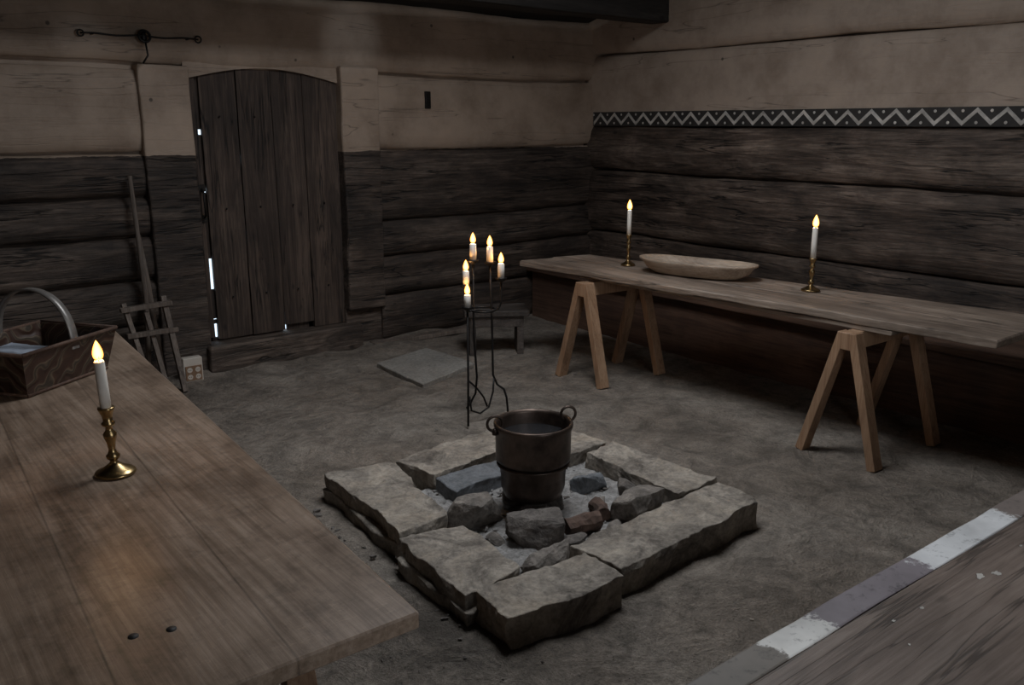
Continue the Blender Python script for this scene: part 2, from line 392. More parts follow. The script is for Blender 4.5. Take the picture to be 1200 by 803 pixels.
# log: front surface bulges into the room
def log(mb, axis, plane, a0, a1, z0, z1, bulge=0.035, thick=0.16, amp=0.007, seed=0.0, mat=0, wav=0.016, p=6):
    n = max(2, int((a1 - a0) / 0.05)); S = [0, .015, .04, .09, .16, .24, .33, .42, .51, .6, .69, .78, .86, .92, .965, .985, 1]
    vs = []; fs = []; k = len(S) + 2
    for i in range(n + 1):
        a = a0 + (a1 - a0) * i / n
        w0 = wav * (nz((a, z0, 0), .9, 2.2) * 1.3 + .35 * nz((a, z0, 0), 5, 2.2)); w1 = wav * (nz((a, z1, 0), .9, 2.2) * 1.3 + .35 * nz((a, z1, 0), 5, 7.2))
        for s_ in S:
            z = (z0 + w0) + ((z1 + w1) - (z0 + w0)) * s_
            d = bulge * (1 - abs(2 * s_ - 1) ** p)
            d += amp * (nz((a * 1.0, z * 6, seed), 1.0, seed) + 0.6 * nz((a * 4, z * 16, seed), 1.0, seed + 3) + .5 * nz((a * 2, z * 38, seed), 1.0, seed + 5))
            pos = plane - d
            vs.append((a, pos, z) if axis == 'X' else (pos, a, z))
        for z in (z1 + w1, z0 + w0):
            vs.append((a, plane + thick, z) if axis == 'X' else (plane + thick, a, z))
    for i in range(n):
        for j in range(k):
            l = (j + 1) % k
            fs.append([i * k + j, i * k + l, (i + 1) * k + l, (i + 1) * k + j])
    fs.append(list(range(k))); fs.append([n * k + j for j in range(k)])
    mb.add(vs, fs, mat, True)
    mb.sm[-1] = False; mb.sm[-2] = False

XL, XR, YF, YB = -1.3, 5.76, -1.3, 6.10
# ------------------------------------------------------------ floor
mb = MB(); nx, ny = 230, 235; vs = []; fs = []
for i in range(nx + 1):
    for j in range(ny + 1):
        x = XL - .1 + (XR - XL + .2) * i / nx; y = YF - .1 + (YB - YF + .2) * j / ny
        z = 0.010 * nz((x, y, 0), 1.3) + 0.010 * nz((x, y, 0), 4) + 0.006 * nz((x, y, 0), 9)
        z += 0.03 * max(0, 1 - (YB - y) / 0.35) * (0.6 + nz((x, y, 0), 4))
        vs.append((x, y, z - .003))
for i in range(nx):
    for j in range(ny):
        a = i * (ny + 1) + j; fs.append([a, a + ny + 1, a + ny + 2, a + 1])
mb.add(vs, fs, 0, True); mb.build('floor', [M_floor])

# ------------------------------------------------------------ back wall (left of the door, right of it, top log)
mb = MB(); zs = [(0.0, .375), (.39, .675), (.69, .965), (.978, 1.225), (1.238, 1.505), (1.52, 2.03)]
for i, (a, b) in enumerate(zs): log(mb, 'X', YB, XL, 1.76, a, b, seed=i * 3.1, bulge=.045, amp=.010 if i < 5 else .005)
mb.box((XL, YB + .05, -.05), (2.0, YB + .2, 2.1))
mb.build('wall_back', [M_backwall])
mb = MB()
for i, (a, b) in enumerate([(0.0, .355), (.37, .672), (.685, .955), (.97, 1.50), (1.515, 2.055)]): log(mb, 'X', YB, 3.47, XR + .1, a, b, seed=20 + i * 2.7, bulge=0.045, amp=.011 if i < 4 else .006)
mb.box((3.2, YB + .05, -.05), (XR + .1, YB + .2, 2.1))
mb.build('wall_back', [M_backwall])
mb = MB()
log(mb, 'X', YB, XL, XR + .1, 2.075, 2.57, seed=51, bulge=0.05, wav=.018)
mb.box((XL, YB + .05, 2.1), (XR + .1, YB + .2, 2.7))
mb.build('wall_back', [M_backwall])
# posts and the lintel with a shallow arch cut over the door
mb = MB()
vs = []; fs = []; n = 16
for i in range(n + 1):
    x = 2.05 + 1.13 * i / n; za = 1.99 + 0.085 * math.sin(math.pi * (i / n))
    for y in (YB - .02, YB + .12): vs += [(x, y, za), (x, y, 2.12)]
for i in range(n):
    a = i * 4; b = a + 4
    fs += [[a, b, b + 1, a + 1], [a + 2, a + 3, b + 3, b + 2], [a, a + 2, b + 2, b], [a + 1, b + 1, b + 3, a + 3]]
mb.add(vs, fs)
mb.box((1.745, YB - .075, 0.0), (2.075, YB + .1, 2.07), n=(4, 2, 30), amp=.008, fr=3, ch=.012)
mb.box((3.165, YB - .085, 0.29), (3.485, YB + .1, 2.11), n=(4, 2, 30), amp=.009, fr=3, ch=.014)
mb.box((3.16, YB - .02, -.02), (3.49, YB + .1, .32), n=(4, 2, 6), amp=.006, fr=3, ch=.01)
mb.build('trim_1', [M_backwall])
mb = MB(); mb.prism([(2.03, 5.96), (3.25, 5.98), (3.25, 6.2), (2.03, 6.2)], -.02, .185, 0, (14, 2, 2), .008, 4, .015)
mb.build('trim_2', [M_backwall])

# door made of planks, daylight leaks through the worn gaps
mb = MB()
def arch(x): return 1.99 + 0.085 * math.sin(math.pi * max(0, min(1, (x - 2.05) / 1.13))) + .01
pl = [(2.06, 2.127, .22), (2.158, 2.408, .20), (2.414, 2.66, .20), (2.668, 2.90, .235), (2.903, 3.18, .19)]
for k, (a, b, z0) in enumerate(pl):
    m_ = 14; vs = []; fs = []
    for i in range(m_ + 1):
        z = i / m_
        for x in (a, b):
            zt = arch(x); zz = z0 + (zt - z0) * z
            dx = 0.004 * nz((x, zz, k), 3, k)
            for y in (YB + .005 + .009 * (k % 2), YB + .045): vs.append((x + dx, y, zz))
    for i in range(m_):
        o = i * 4; p = o + 4
        fs += [[o, o + 2, p + 2, p], [o + 1, p + 1, p + 3, o + 3], [o, p, p + 1, o + 1], [o + 2, o + 3, p + 3, p + 2]]
    fs += [[0, 1, 3, 2], [m_ * 4, m_ * 4 + 2, m_ * 4 + 3, m_ * 4 + 1]]
    mb.add(vs, fs)
def seam(x, w, holes, z0=.1, z1=2.1):
    zc = z0
    for h0, h1 in holes + [(z1, z1)]:
        if h0 > zc: mb.box((x - w, YB + .046, zc), (x + w, YB + .06, h0))
        zc = h1
seam(2.143, .03, [(.21, .31), (.34, .348), (.56, .78), (1.24, 1.27), (1.63, 1.665)])
seam(2.41, .03, [(.60, .61), (.88, .97), (1.15, 1.17), (1.42, 1.5)])
seam(2.664, .02, [(.1, .32)])
seam(2.902, .03, [])
mb.box((2.01, YB + .046, .12), (2.10, YB + .06, 2.1)); mb.box((2.01, YB + .046, .10), (2.122, YB + .06, .245)); mb.box((2.162, YB + .046, .10), (2.66, YB + .06, .21)); mb.box((2.69, YB + .046, .1), (3.19, YB + .06, .25))
mb.tube([(2.115 + .0, YB - .0, 1.27), (2.11, YB - .05, 1.25), (2.11, YB - .055, 1.17), (2.115, YB - .05, 1.09), (2.12, YB + .0, 1.07)], .007, 1)
mb.box((2.09, YB - .006, 1.25), (2.14, YB + .01, 1.30), 1); mb.box((2.10, YB - .006, 1.04), (2.14, YB + .01, 1.09), 1)
for k in range(10):
    mb.lathe((2.28 + .25 * (k % 4), YB - .002, .5 + 1.25 * (k // 4) * .5), [(.006, -.006), (.006, .006)], 1, 8)
mb.build('door_1', [M_door, M_iron])

# ------------------------------------------------------------ right wall
mb = MB()
for i, (a, b, bu, am) in enumerate([(0.0, .40, .03, .006), (.40, .722, .03, .008), (.738, 1.280, .05, .012), (1.298, 1.682, .045, .010), (1.69, 2.285, .035, .002), (2.298, 2.80, .05, .008)]):
    log(mb, 'Y', XR, YF, YB + .05, a, b, seed=70 + i * 2.3, bulge=bu, amp=am, wav=.004 if i in (4,) else .016, p=10 if i == 4 else 6)
log(mb, 'Y', XR, YF, 5.35, 2.80, 3.15, seed=99)
ZR = 3.36; ZE = 2.62
mb.add([(XR + .1, YF - .1, 0), (XR + .1, YB + .2, 0), (XR + .1, YB + .2, ZE), (XR + .1, 3.0, ZR + .05), (XR + .1, YF - .1, ZE), (XR + .2, YF - .1, 0), (XR + .2, YB + .2, 0), (XR + .2, YB + .2, ZE), (XR + .2, 3.0, ZR + .05), (XR + .2, YF - .1, ZE)],
       [[0, 1, 2, 3, 4], [5, 9, 8, 7, 6], [0, 5, 6, 1], [1, 6, 7, 2], [2, 7, 8, 3], [3, 8, 9, 4], [4, 9, 5, 0]])
mb.build('wall_right', [M_rightwall])
# painted zigzag frieze
mb = MB(); xf = XR - .042
mb.box((xf, YF + .1, 1.685), (xf + .03, 6.03, 1.805), 0)
per = .175; z0, z1 = 1.705, 1.785; y = 6.02; k = 0; w = .0145
while y > YF + .2:
    ya, yb = y, y - per / 2; za, zb = (z0, z1) if k % 2 == 0 else (z1, z0)
    za += .004 * nz((ya, 1, 1), 3); zb += .004 * nz((yb, 1, 1), 3)
    mb.add([(xf - .003, ya, za - w), (xf - .003, yb, zb - w), (xf - .003, yb, zb + w), (xf - .003, ya, za + w),
            (xf + .001, ya, za - w), (xf + .001, yb, zb - w), (xf + .001, yb, zb + w), (xf + .001, ya, za + w)],
           [[0, 1, 2, 3], [4, 7, 6, 5], [0, 4, 5, 1], [3, 2, 6, 7], [1, 5, 6, 2], [0, 3, 7, 4]], 1)
    zc = z1 - .004 if k % 2 == 0 else z0 + .004
    c = (y, zc); seg = 10
    vs = [(xf - .003, c[0] + .010 * math.cos(2 * math.pi * i / seg), c[1] + .010 * math.sin(2 * math.pi * i / seg)) for i in range(seg)]
    mb.add(vs, [list(range(seg))], 1)
    y -= per / 2; k += 1
mb.build('trim_3', [M_band, M_frieze])

# left + front walls, with an unseen window added behind the camera to carry fill light
mb = MB()
for i in range(6): log(mb, 'Y', -(XL) , YF, YB + .1, .45 * i, .45 * (i + 1), seed=120 + i)
for p in mb.v: p.x = -p.x
mb.box((XL - .2, YF - .1, 0), (XL - .05, YB + .2, 2.75)); 
mb.add([(XL - .1, YF - .1, 2.6), (XL - .1, YB + .2, 2.6), (XL - .1, 3.0, ZR + .05)], [[0, 1, 2]])
mb.build('wall_left', [M_rightwall])
mb = MB(); wx0, wx1 = 1.0, 2.4
mb.box((XL - .1, YF - .15, 0), (wx0, YF, 2.7)); mb.box((wx1, YF - .15, 0), (XR + .2, YF, 2.7))
mb.box((wx0, YF - .15, 0), (wx1, YF, 1.1)); mb.box((wx0, YF - .15, 2.1), (wx1, YF, 2.7))
mb.build('wall_front', [M_backwall])
mb = MB()
for a, b in (((wx0, YF - .1, 1.1), (wx0 + .05, YF + .02, 2.1)), ((wx1 - .05, YF - .1, 1.1), (wx1, YF + .02, 2.1)), ((wx0, YF - .1, 1.1), (wx1, YF + .02, 1.15)), ((wx0, YF - .1, 2.05), (wx1, YF + .02, 2.1)), ((1.68, YF - .1, 1.1), (1.72, YF + .02, 2.1))): mb.box(a, b, ch=.003)
mb.build('added_window_1', [M_grey])

# roof / ceiling with smoke opening over the hearth
mb = MB(); hx0, hx1 = 2.05, 3.25; ridge = 3.0; zr = ZR; zb_ = 2.58
def roof(x0, x1, y0, y1):
    def zz(y): return zb_ + (zr - zb_) * (1 - abs(y - ridge) / (YB - ridge)) if y >= ridge else 2.6 + (zr - 2.6) * (1 - (ridge - y) / (ridge - YF))
    mb.add([(x0, y0, zz(y0)), (x1, y0, zz(y0)), (x1, y1, zz(y1)), (x0, y1, zz(y1)), (x0, y0, zz(y0) + .1), (x1, y0, zz(y0) + .1), (x1, y1, zz(y1) + .1), (x0, y1, zz(y1) + .1)],
           [[0, 3, 2, 1], [4, 5, 6, 7], [0, 1, 5, 4], [1, 2, 6, 5], [2, 3, 7, 6], [3, 0, 4, 7]])
roof(XL - .2, XR + .2, 3.6, YB + .2); roof(XL - .2, XR + .2, YF - .2, 2.4)
for a, b in ((XL - .2, hx0), (hx1, XR + .2)): roof(a, b, 3.0, 3.6); roof(a, b, 2.4, 3.0)
mb.build('ceiling', [M_dark])
mb = MB(); mb.box((XL, 5.15, 2.505), (XR, 5.36, 2.70), n=(30, 2, 2), amp=.01, fr=2, ch=.02)
mb.build('trim_4', [M_dark])

# ------------------------------------------------------------ wall ironwork
mb = MB()
pts = [(1.43 + .71 * i / 20, YB - .10, 2.235 + .004 * math.sin(i * .8)) for i in range(21)]
mb.tube(pts, .006); mb.ring((1.43, YB - .10, 2.235), .018, .005, (1, 0, 0), (0, 0, 1)); mb.ring((2.14, YB - .10, 2.235), .02, .005, (1, 0, 0), (0, 0, 1))
mb.ring((1.80, YB - .11, 2.235), .035, .008, (1, 0, 0), (0, 0.2, 1)); mb.lathe((1.80, YB - .09, 2.2), [(.012, 0), (.02, .02), (.014, .06), (.005, .07)])
mb.tube([(1.80, YB - .12, 2.2), (1.805, YB - .13, 2.12), (1.77, YB - .13, 2.07)], .006)
mb.tube([(1.80, YB - .09, 2.24), (1.80, YB + .0, 2.24)], .008)
mb.tube([(1.5, YB - .10, 2.235), (1.5, YB, 2.235)], .006); mb.tube([(2.08, YB - .10, 2.235), (2.08, YB, 2.235)], .006)
mb.build('iron_wall_hook', [M_iron])
mb = MB(); mb.box((3.915, YB - .060, 1.82), (3.965, YB - .03, 1.95), ch=.004); mb.build('iron_latch_plate', [M_iron])

# ------------------------------------------------------------ wall bench on the right
mb = MB()
mb.box((4.93, YF + .2, .43), (5.70, 6.02, .48), n=(3, 40, 1), amp=.006, fr=2.5, ch=.008)
mb.box((5.0, YF + .2, -.01), (5.04, 6.02, .43), n=(1, 10, 2), amp=.004)
mb.build('wall_bench', [M_bench])

# ------------------------------------------------------------ trestles / tables
def trestle(name, cx0, cx1, cy, h, spread, mat):
    mb = MB()
    mb.box((cx0 - .04, cy - .035, h - .09), (cx1 + .04, cy + .035, h), n=(8, 1, 1), amp=.001, ch=.004)
    for x, sx in ((cx0, -1), (cx1, 1)):
        for s in (-1, 1):
            mb.beam((x + sx * .015, cy + s * spread / 2, 0.0), (x - sx * .0, cy + s * .028, h - .005), .045, .075, 0, side=Vector((1, 0, 0)))
    return mb.build(name, [mat])
# right table
eR = empty('trestle_table', (4.4, 3.2, 0))
mb = MB()
qa = [(3.94, 4.90), (4.52, 4.78), (4.82, 1.67), (4.12, 1.66)]
def lerp2(a, b, t): return (a[0] + (b[0] - a[0]) * t, a[1] + (b[1] - a[1]) * t)
for k, (a, b) in enumerate(((0, .46), (.463, 1))):
    mb.prism([lerp2(qa[3], qa[2], a), lerp2(qa[3], qa[2], b), lerp2(qa[0], qa[1], b), lerp2(qa[0], qa[1], a)], .708, .75 + .003 * k, 0, (4, 60, 1), .014 if k == 0 else .006, 2.6, .008, seed=k * 5)
mb.prism([(4.10, 2.15), (4.36, 2.15), (4.28, 4.35), (4.03, 4.35)], .682, .706, 0, (3, 30, 1), .006, 2.6, .005, seed=9)
mb.prism([(4.42, 2.15), (4.68, 2.15), (4.50, 4.35), (4.32, 4.35)], .682, .706, 0, (3, 30, 1), .004, 2.6, .005, seed=19)
mb.build('table_top', [M_tableR], eR)
for nm, x0, x1, y in (('trestle_far', 3.95, 4.47, 4.21), ('trestle_near', 4.03, 4.60, 2.33)):
    o = trestle(nm, x0, x1, y, .68, .42, M_trestle); o.parent = eR; o.location = o.location - eR.location
# left table
eL = empty('plank_table', (.45, 2.8, 0))
mb = MB(); qa = [(.03, 1.36), (.835, 1.355), (1.05, 4.44), (.15, 4.44)]
mb.prism(qa, .712, .75, 0, (16, 40, 1), .0012, 1.5, .004, seed=0)
for x, y in ((.36, 1.62), (.425, 1.60)):
    mb.lathe((x, y, .7485), [(.010, 0), (.010, .003)], 1, 12)
mb.build('table_top', [M_tableL, M_black], eL)
for nm, x0, x1, y in (('trestle_a', .15, .75, 1.9), ('trestle_b', .25, .85, 4.0)):
    o = trestle(nm, x0, x1, y, .708, .42, M_trestle); o.parent = eL; o.location = o.location - eL.location
# near table (bottom right of the view)
eN = empty('long_table', (2.3, .5, 0))
mb = MB()
mb.box((.75, .80, .71), (4.0, .87, .75), 1, n=(30, 1, 1), amp=.006, fr=3, ch=.004)
mb.box((.75, .42, .71), (4.0, .797, .752), 0, n=(30, 2, 1), amp=.002, fr=3, ch=.004)
mb.box((.75, .03, .71), (4.0, .418, .75), 0, n=(30, 2, 1), amp=.002, fr=3, ch=.004)
rr = random.Random(5)
def splash(x, y, r, sd):
    seg = 14; vs = []
    for zz in (.7515, .7535):
        for i in range(seg):
            a = 2 * math.pi * i / seg; q = r * (.4 + 1.1 * abs(nz((math.cos(a) * 2.6, math.sin(a) * 2.6, sd), 1, sd)))
            vs.append((x + 1.5 * q * math.cos(a), y + q * math.sin(a), zz))
    mb.add(vs, [list(range(seg, 2 * seg))] + [[i, (i + 1) % seg, seg + (i + 1) % seg, seg + i] for i in range(seg)], 2)
for k in range(16): splash(rr.uniform(1.3, 2.5), rr.uniform(.35, .77), rr.uniform(.003, .006), k * 1.3)
for k, (x, y) in enumerate(((1.86, .72), (1.90, .705), (2.02, .55), (2.06, .56), (1.62, .42), (1.78, .36))): splash(x, y, .010, 40 + k * 2.1)
mb.build('table_top', [M_tableN, M_strip, M_white], eN)
for nm, y0 in (('trestle_a', 1.1), ('trestle_b', 3.6)):
    mb = MB()
    mb.box((y0 - .035, .08, .62), (y0 + .035, .82, .705), ch=.004)
    for y in (.12, .78):
        for s in (-1, 1): mb.beam((y0 + s * .2, y, 0), (y0 + s * .028, y, .70), .045, .07, 0, side=Vector((0, 1, 0)))
    mb.build(nm, [M_trestle], eN)

# ------------------------------------------------------------ candles
def flame(mb, c, h, r, mat):
    prof = []
    for i in range(13):
        t = i / 12; rr = r * (math.sin(math.pi * min(1, t ** 0.62)) ** 0.8 if 0 < t < 1 else 0.02)
        prof.append((max(rr, r * .03), h * t))
    mb.lathe(c, prof, mat, 16)
def flame_light(p, parent=None, e=.5):
    l = bpy.data.lights.new('flame_light', 'POINT'); l.energy = e; l.color = (1, .50, .18); l.shadow_soft_size = .006
    o = bpy.data.objects.new('flame_light', l); sc.collection.objects.link(o); 
    if parent: o.parent = parent; o.location = Vector(p) - parent.location
    else: o.location = p
def candlestick(name, x, y, z, H, ch, r, fh, tilt=(0, 0), s=1.0):
    mb = MB(); k = H / .2
    prof = [(.052, 0), (.055, .004), (.052, .009), (.042, .014), (.030, .020), (.020, .028), (.012, .034), (.010, .042), (.017, .048), (.019, .056), (.012, .064), (.009, .075), (.012, .095), (.017, .112), (.018, .122), (.010, .132), (.009, .142), (.017, .148), (.018, .154), (.012, .160), (.014, .175), (.019, .188), (.022, .196), (.022, .2), (.014, .2)]
    mb.lathe((0, 0, 0), [(a * s, b * k) for a, b in prof], 0, 32)
    mb.lathe((0, 0, H - .012), [(r, 0), (r, ch * .5), (r * .97, ch - .004), (r * .8, ch), (r * .4, ch - .002)], 1, 20)
    mb.tube([(0, 0, H + ch - .015), (.001, 0, H + ch - .004), (.002, 0, H + ch - .001)], .0012, 3, 6)
    flame(mb, (0, 0, H + ch - .012), fh, fh * .25, 2)
    M = Matrix.Translation((x, y, z)) @ Matrix.Rotation(tilt[0], 4, 'X') @ Matrix.Rotation(tilt[1], 4, 'Y')
    mb.v = [M @ p if p.z > .012 else Matrix.Translation((x, y, z)) @ p for p in mb.v]
    o = mb.build(name, [M_brass, M_wax, M_flame, M_iron])
    flame_light(M @ Vector((0, 0, H + ch + fh * .3)), o); return o
candlestick('brass_candlestick', .557, 2.49, .752, .195, .145, .0145, .057, tilt=(0, -.03))
candlestick('brass_candlestick', 4.35, 4.21, .757, .21, .18, .015, .070, s=.9)
candlestick('brass_candlestick', 4.50, 2.88, .757, .19, .19, .016, .072, s=1.0)

# wrought-iron candelabra with five candles
mb = MB(); cx, cy = 2.97, 3.99
R_ = Vector((.7841, -.6206, 0)); F_ = Vector((.6206, .7841, 0)); C = Vector((cx, cy, 0))
def P(a, b, z): return C + R_ * a + F_ * b + Vector((0, 0, z))
cand = [(-.075, .02, .94), (.02, .05, .925), (.085, .0, .84), (-.115, -.02, .80), (-.105, -.09, .69)]
mb.tube([P(-.105, -.09, .69), P(-.105, -.10, .3), P(-.105, -.17, .008)], .0065)
mb.tube([P(-.075, .02, .94), P(-.075, .02, .5), P(-.06, .02, .25), P(-.07, .05, .14), P(-.11, .14, .04), P(-.13, .17, .008)], .0065)
mb.tube([P(.02, .05, .925), P(.03, .04, .6), P(.035, .03, .26), P(.06, .03, .2), P(.10, .03, .17), P(.115, .03, .12), P(.125, .03, .008)], .0065)
mb.tube([P(.085, 0, .84), P(.085, 0, .70), P(.07, 0, .665), P(.03, 0, .655), P(-.05, 0, .66), P(-.1, -.05, .66)], .006)
mb.tube([P(-.115, -.02, .80), P(-.115, -.02, .70), P(-.09, 0, .67), P(-.05, .0, .66)], .006)
mb.ring(P(-.02, 0, .66), .075, .006, R_, F_)
loop = [P(-.10, -.08, .16), P(-.09, -.07, .07), P(-.04, -.03, .04), P(.01, 0, .07), P(.035, .02, .16), P(.04, .03, .24)]
mb.tube(loop, .006)
mb.tube([P(-.105, -.09, .26), P(-.06, -.04, .20), P(-.02, 0, .13), P(.0, .01, .07)], .0055)
hs = [.10, .095, .09, .09, .075]
for (a, b, z), h in zip(cand, hs):
    p = P(a, b, z)
    mb.lathe(p, [(.008, -.02), (.03, -.004), (.034, .004), (.033, .008), (.02, .006), (.02, .004)], 0, 18)
    mb.lathe(p, [(.019, .005), (.0195, h * .6), (.0185, h - .003), (.013, h), (.005, h - .003)], 1, 18)
    mb.tube([p + Vector((0, 0, h - .005)), p + Vector((0, 0, h + .008))], .0014, 3, 6)
    flame(mb, p + Vector((0, 0, h + .001)), .062, .0165, 2)
oc = mb.build('iron_candelabra', [M_iron, M_wax, M_flame, M_iron])
for (a, b, z), h in zip(cand, hs): flame_light(P(a, b, z + h + .022), oc, .42)

# ------------------------------------------------------------ hearth
eH = empty('stone_hearth', (2.4, 2.8, 0))
slabs = [
    ([(1.66, 2.79), (1.90, 2.83), (2.02, 3.48), (1.70, 3.57)], .12),
    ([(1.585, 2.25), (1.86, 2.29), (1.91, 2.71), (1.61, 2.77)], .115),
    ([(1.60, 2.03), (2.09, 1.99), (2.10, 2.225), (1.61, 2.24)], .125),
    ([(2.125, 2.05), (3.02, 2.09), (3.05, 2.345), (2.10, 2.30)], .12),
    ([(2.83, 2.38), (3.09, 2.37), (3.05, 3.02), (2.84, 3.00)], .115),
    ([(2.09, 3.24), (2.68, 3.32), (2.70, 3.59), (2.04, 3.50)], .11),
    ([(2.72, 3.05), (3.04, 3.06), (3.03, 3.42), (2.73, 3.54)], .105)]
for k, (q, h) in enumerate(slabs):
    mb = MB(); L1 = math.dist(q[0], q[1]); L2 = math.dist(q[1], q[2])
    two = k in (0, 1)
    mb.prism(q, .04 if two else -.01, h, 0, (max(8, int(L1 / .022)), max(8, int(L2 / .022)), 4 if two else 6), .024, 4.5, .003, seed=k * 7.7, fine=.006)
    if two:
        c = (sum(p[0] for p in q) / 4, sum(p[1] for p in q) / 4)
        q2 = [(c[0] + (p[0] - c[0]) * .98 - .02, c[1] + (p[1] - c[1]) * .97 - .02) for p in q]
        mb.prism(q2, -.01, .055, 0, (max(8, int(L1 / .03)), max(8, int(L2 / .03)), 3), .030, 5.5, .006, seed=k * 3.7 + 40, fine=.004)
    mb.build('slab_%d' % (k + 1), [M_slab], eH)
mb = MB(); mb.prism([(1.85, 2.2), (2.9, 2.25), (2.9, 3.3), (1.95, 3.3)], -.01, .035, 0, (50, 50, 1), .04, 5, .01, fine=.008)
mb.build('ash', [M_ash], eH)
mb = MB(); mb.prism([(2.08, 3.04), (2.44, 3.08), (2.50, 3.24), (2.10, 3.23)], .02, .095, 0, (14, 8, 3), .014, 8, .004, seed=4, fine=.003); mb.build('blue_slate', [M_blue], eH)
rocks = [((2.03, 2.83, .02), (.24, .17, .14), .3, 0, 3), ((2.13, 2.54, .02), (.24, .17, .14), -.5, 1, 5), ((2.64, 2.46, .02), (.27, .17, .14), .2, 0, 8),
         ((2.04, 2.345, .02), (.26, .10, .09), .2, 0, 12), ((2.68, 2.80, .02), (.17, .13, .11), .2, 2, 14), ((1.93, 2.93, .02), (.12, .08, .06), .6, 0, 17),
         ((2.78, 2.66, .02), (.12, .1, .07), .6, 1, 19), ((2.62, 3.04, .02), (.20, .16, .11), .1, 0, 23), ((2.24, 2.40, .02), (.14, .09, .06), -.4, 1, 27),
         ((2.46, 2.40, .02), (.1, .07, .05), .4, 0, 31), ((1.99, 2.64, .02), (.10, .07, .05), 1.4, 1, 33), ((2.43, 2.98 + .1, .02), (.12, .09, .07), 1.4, 1, 37), ((2.56, 2.62, .02), (.10, .07, .06), .7, 0, 41),
         ((2.27, 2.71, .015), (.14, .11, .085), .5, 1, 43), ((2.42, 2.76, .015), (.13, .11, .085), 1.1, 1, 47), ((2.31, 2.90, .015), (.14, .11, .085), 2.2, 1, 53)]
for k, (c, sz, r, m_, sd) in enumerate(rocks):
    mb = MB(); mb.rock(c, sz, r, 0, 20, sd); mb.build('rock_%d' % (k + 1), [[M_rock, M_darkrock, M_blue][m_]], eH)
mb = MB()
for k in range(220):
    x, y = random.uniform(1.90, 2.85), random.uniform(2.26, 3.24); s_ = random.uniform(.006, .022)
    mb.rock((x, y, .03), (s_ * 1.5, s_, s_ * .7), random.uniform(0, 6), random.choice((0, 1, 1)), 8, k, 0, 0)
mb.build('charcoal', [M_darkrock, M_ash], eH)
# firewood in front of the pot
mb = MB()
def stick(p0, p1, r, sd):
    p0 = Vector(p0); p1 = Vector(p1); n = 14; v0 = len(mb.v)
    mb.tube([p0.lerp(p1, i / n) for i in range(n + 1)], r, 0, 11)
    for i in range(v0, len(mb.v)):
        p = mb.v[i]; mb.v[i] = p + Vector([.010 * nz(p, 24, sd + a) for a in range(3)])
    for i in range(len(mb.sm) - 1, len(mb.sm) - 156, -1): mb.sm[i] = False
stick((2.26, 2.50, .07), (2.42, 2.47, .07), .042, 1); stick((2.49, 2.50, .06), (2.53, 2.60, .065), .035, 2)
mb.build('firewood', [M_char])
# cooking pot standing on the fire stones
mb = MB(); c = (2.335, 2.80, 0)
mb.lathe(c, [(.02, .086), (.10, .088), (.128, .105), (.142, .145), (.146, .250), (.153, .262), (.163, .270), (.165, .285), (.167, .41), (.173, .418), (.175, .432), (.172, .44), (.163, .44), (.159, .425), (.155, .30), (.14, .16), (.10, .12), (.02, .115)], 0, 48)
mb.lathe(c, [(.1565, .372), (.1565, .376)], 1, 40)
mb.ring((c[0], c[1], .252), .156, .007, (1, 0, 0), (0, 1, 0), 0, 40)
for sgn, fr_ in ((-1, -.30), (1, .45)):
    d = (R_ * sgn * .9 + F_ * fr_).normalized(); t = Vector((-d.y, d.x, 0))
    b_ = Vector(c) + d * .176 + Vector((0, 0, .447))
    mb.ring(b_, .034, .0065, (R_ + F_ * .25), Vector((0, 0, 1)), 0, 22)
    mb.lathe(b_ + Vector((0, 0, -.035)), [(.012, -.015), (.014, 0), (.009, .012)], 0, 10)
mb.build('cooking_pot', [M_pot, M_liquid])

# ------------------------------------------------------------ flat stone by the stool and the stool
mb = MB(); mb.prism([(3.0, 4.75), (3.58, 4.95), (3.55, 5.55), (3.03, 5.40)], -.01, .030, 0, (20, 20, 1), .012, 4, .006, fine=.002); mb.build('flat_floor_stone', [M_floorslab])
mb = MB()
mb.prism([(3.68, 5.22), (4.10, 4.97), (4.26, 5.22), (3.84, 5.47)], .30, .345, 0, (8, 6, 1), .004, 4, .006)
def stp(a, b, z):
    o = Vector((3.68, 5.22, 0)); u = Vector((.42, -.25, 0)); v = Vector((.16, .25, 0)); return o + u * a + v * b + Vector((0, 0, z))
for a in (.13, .87):
    q = [stp(a - .05, .1, 0), stp(a + .05, .1, 0), stp(a + .05, .9, 0), stp(a - .05, .9, 0)]
    mb.prism(q, 0, .30, 0, (1, 4, 4), .002, 4, .004)
mb.prism([stp(.1, .08, 0), stp(.9, .08, 0), stp(.9, .16, 0), stp(.1, .16, 0)], .22, .30, 0, (4, 1, 1), .002, 4, .003)
mb.build('low_stool', [M_stool])
mb = MB(); mb.prism([(3.30, 5.90), (4.25, 5.87), (4.25, 5.96), (3.30, 5.99)], .0, .035, 0, (16, 2, 1), .004, 4, .005); mb.build('loose_floor_board', [M_grey])

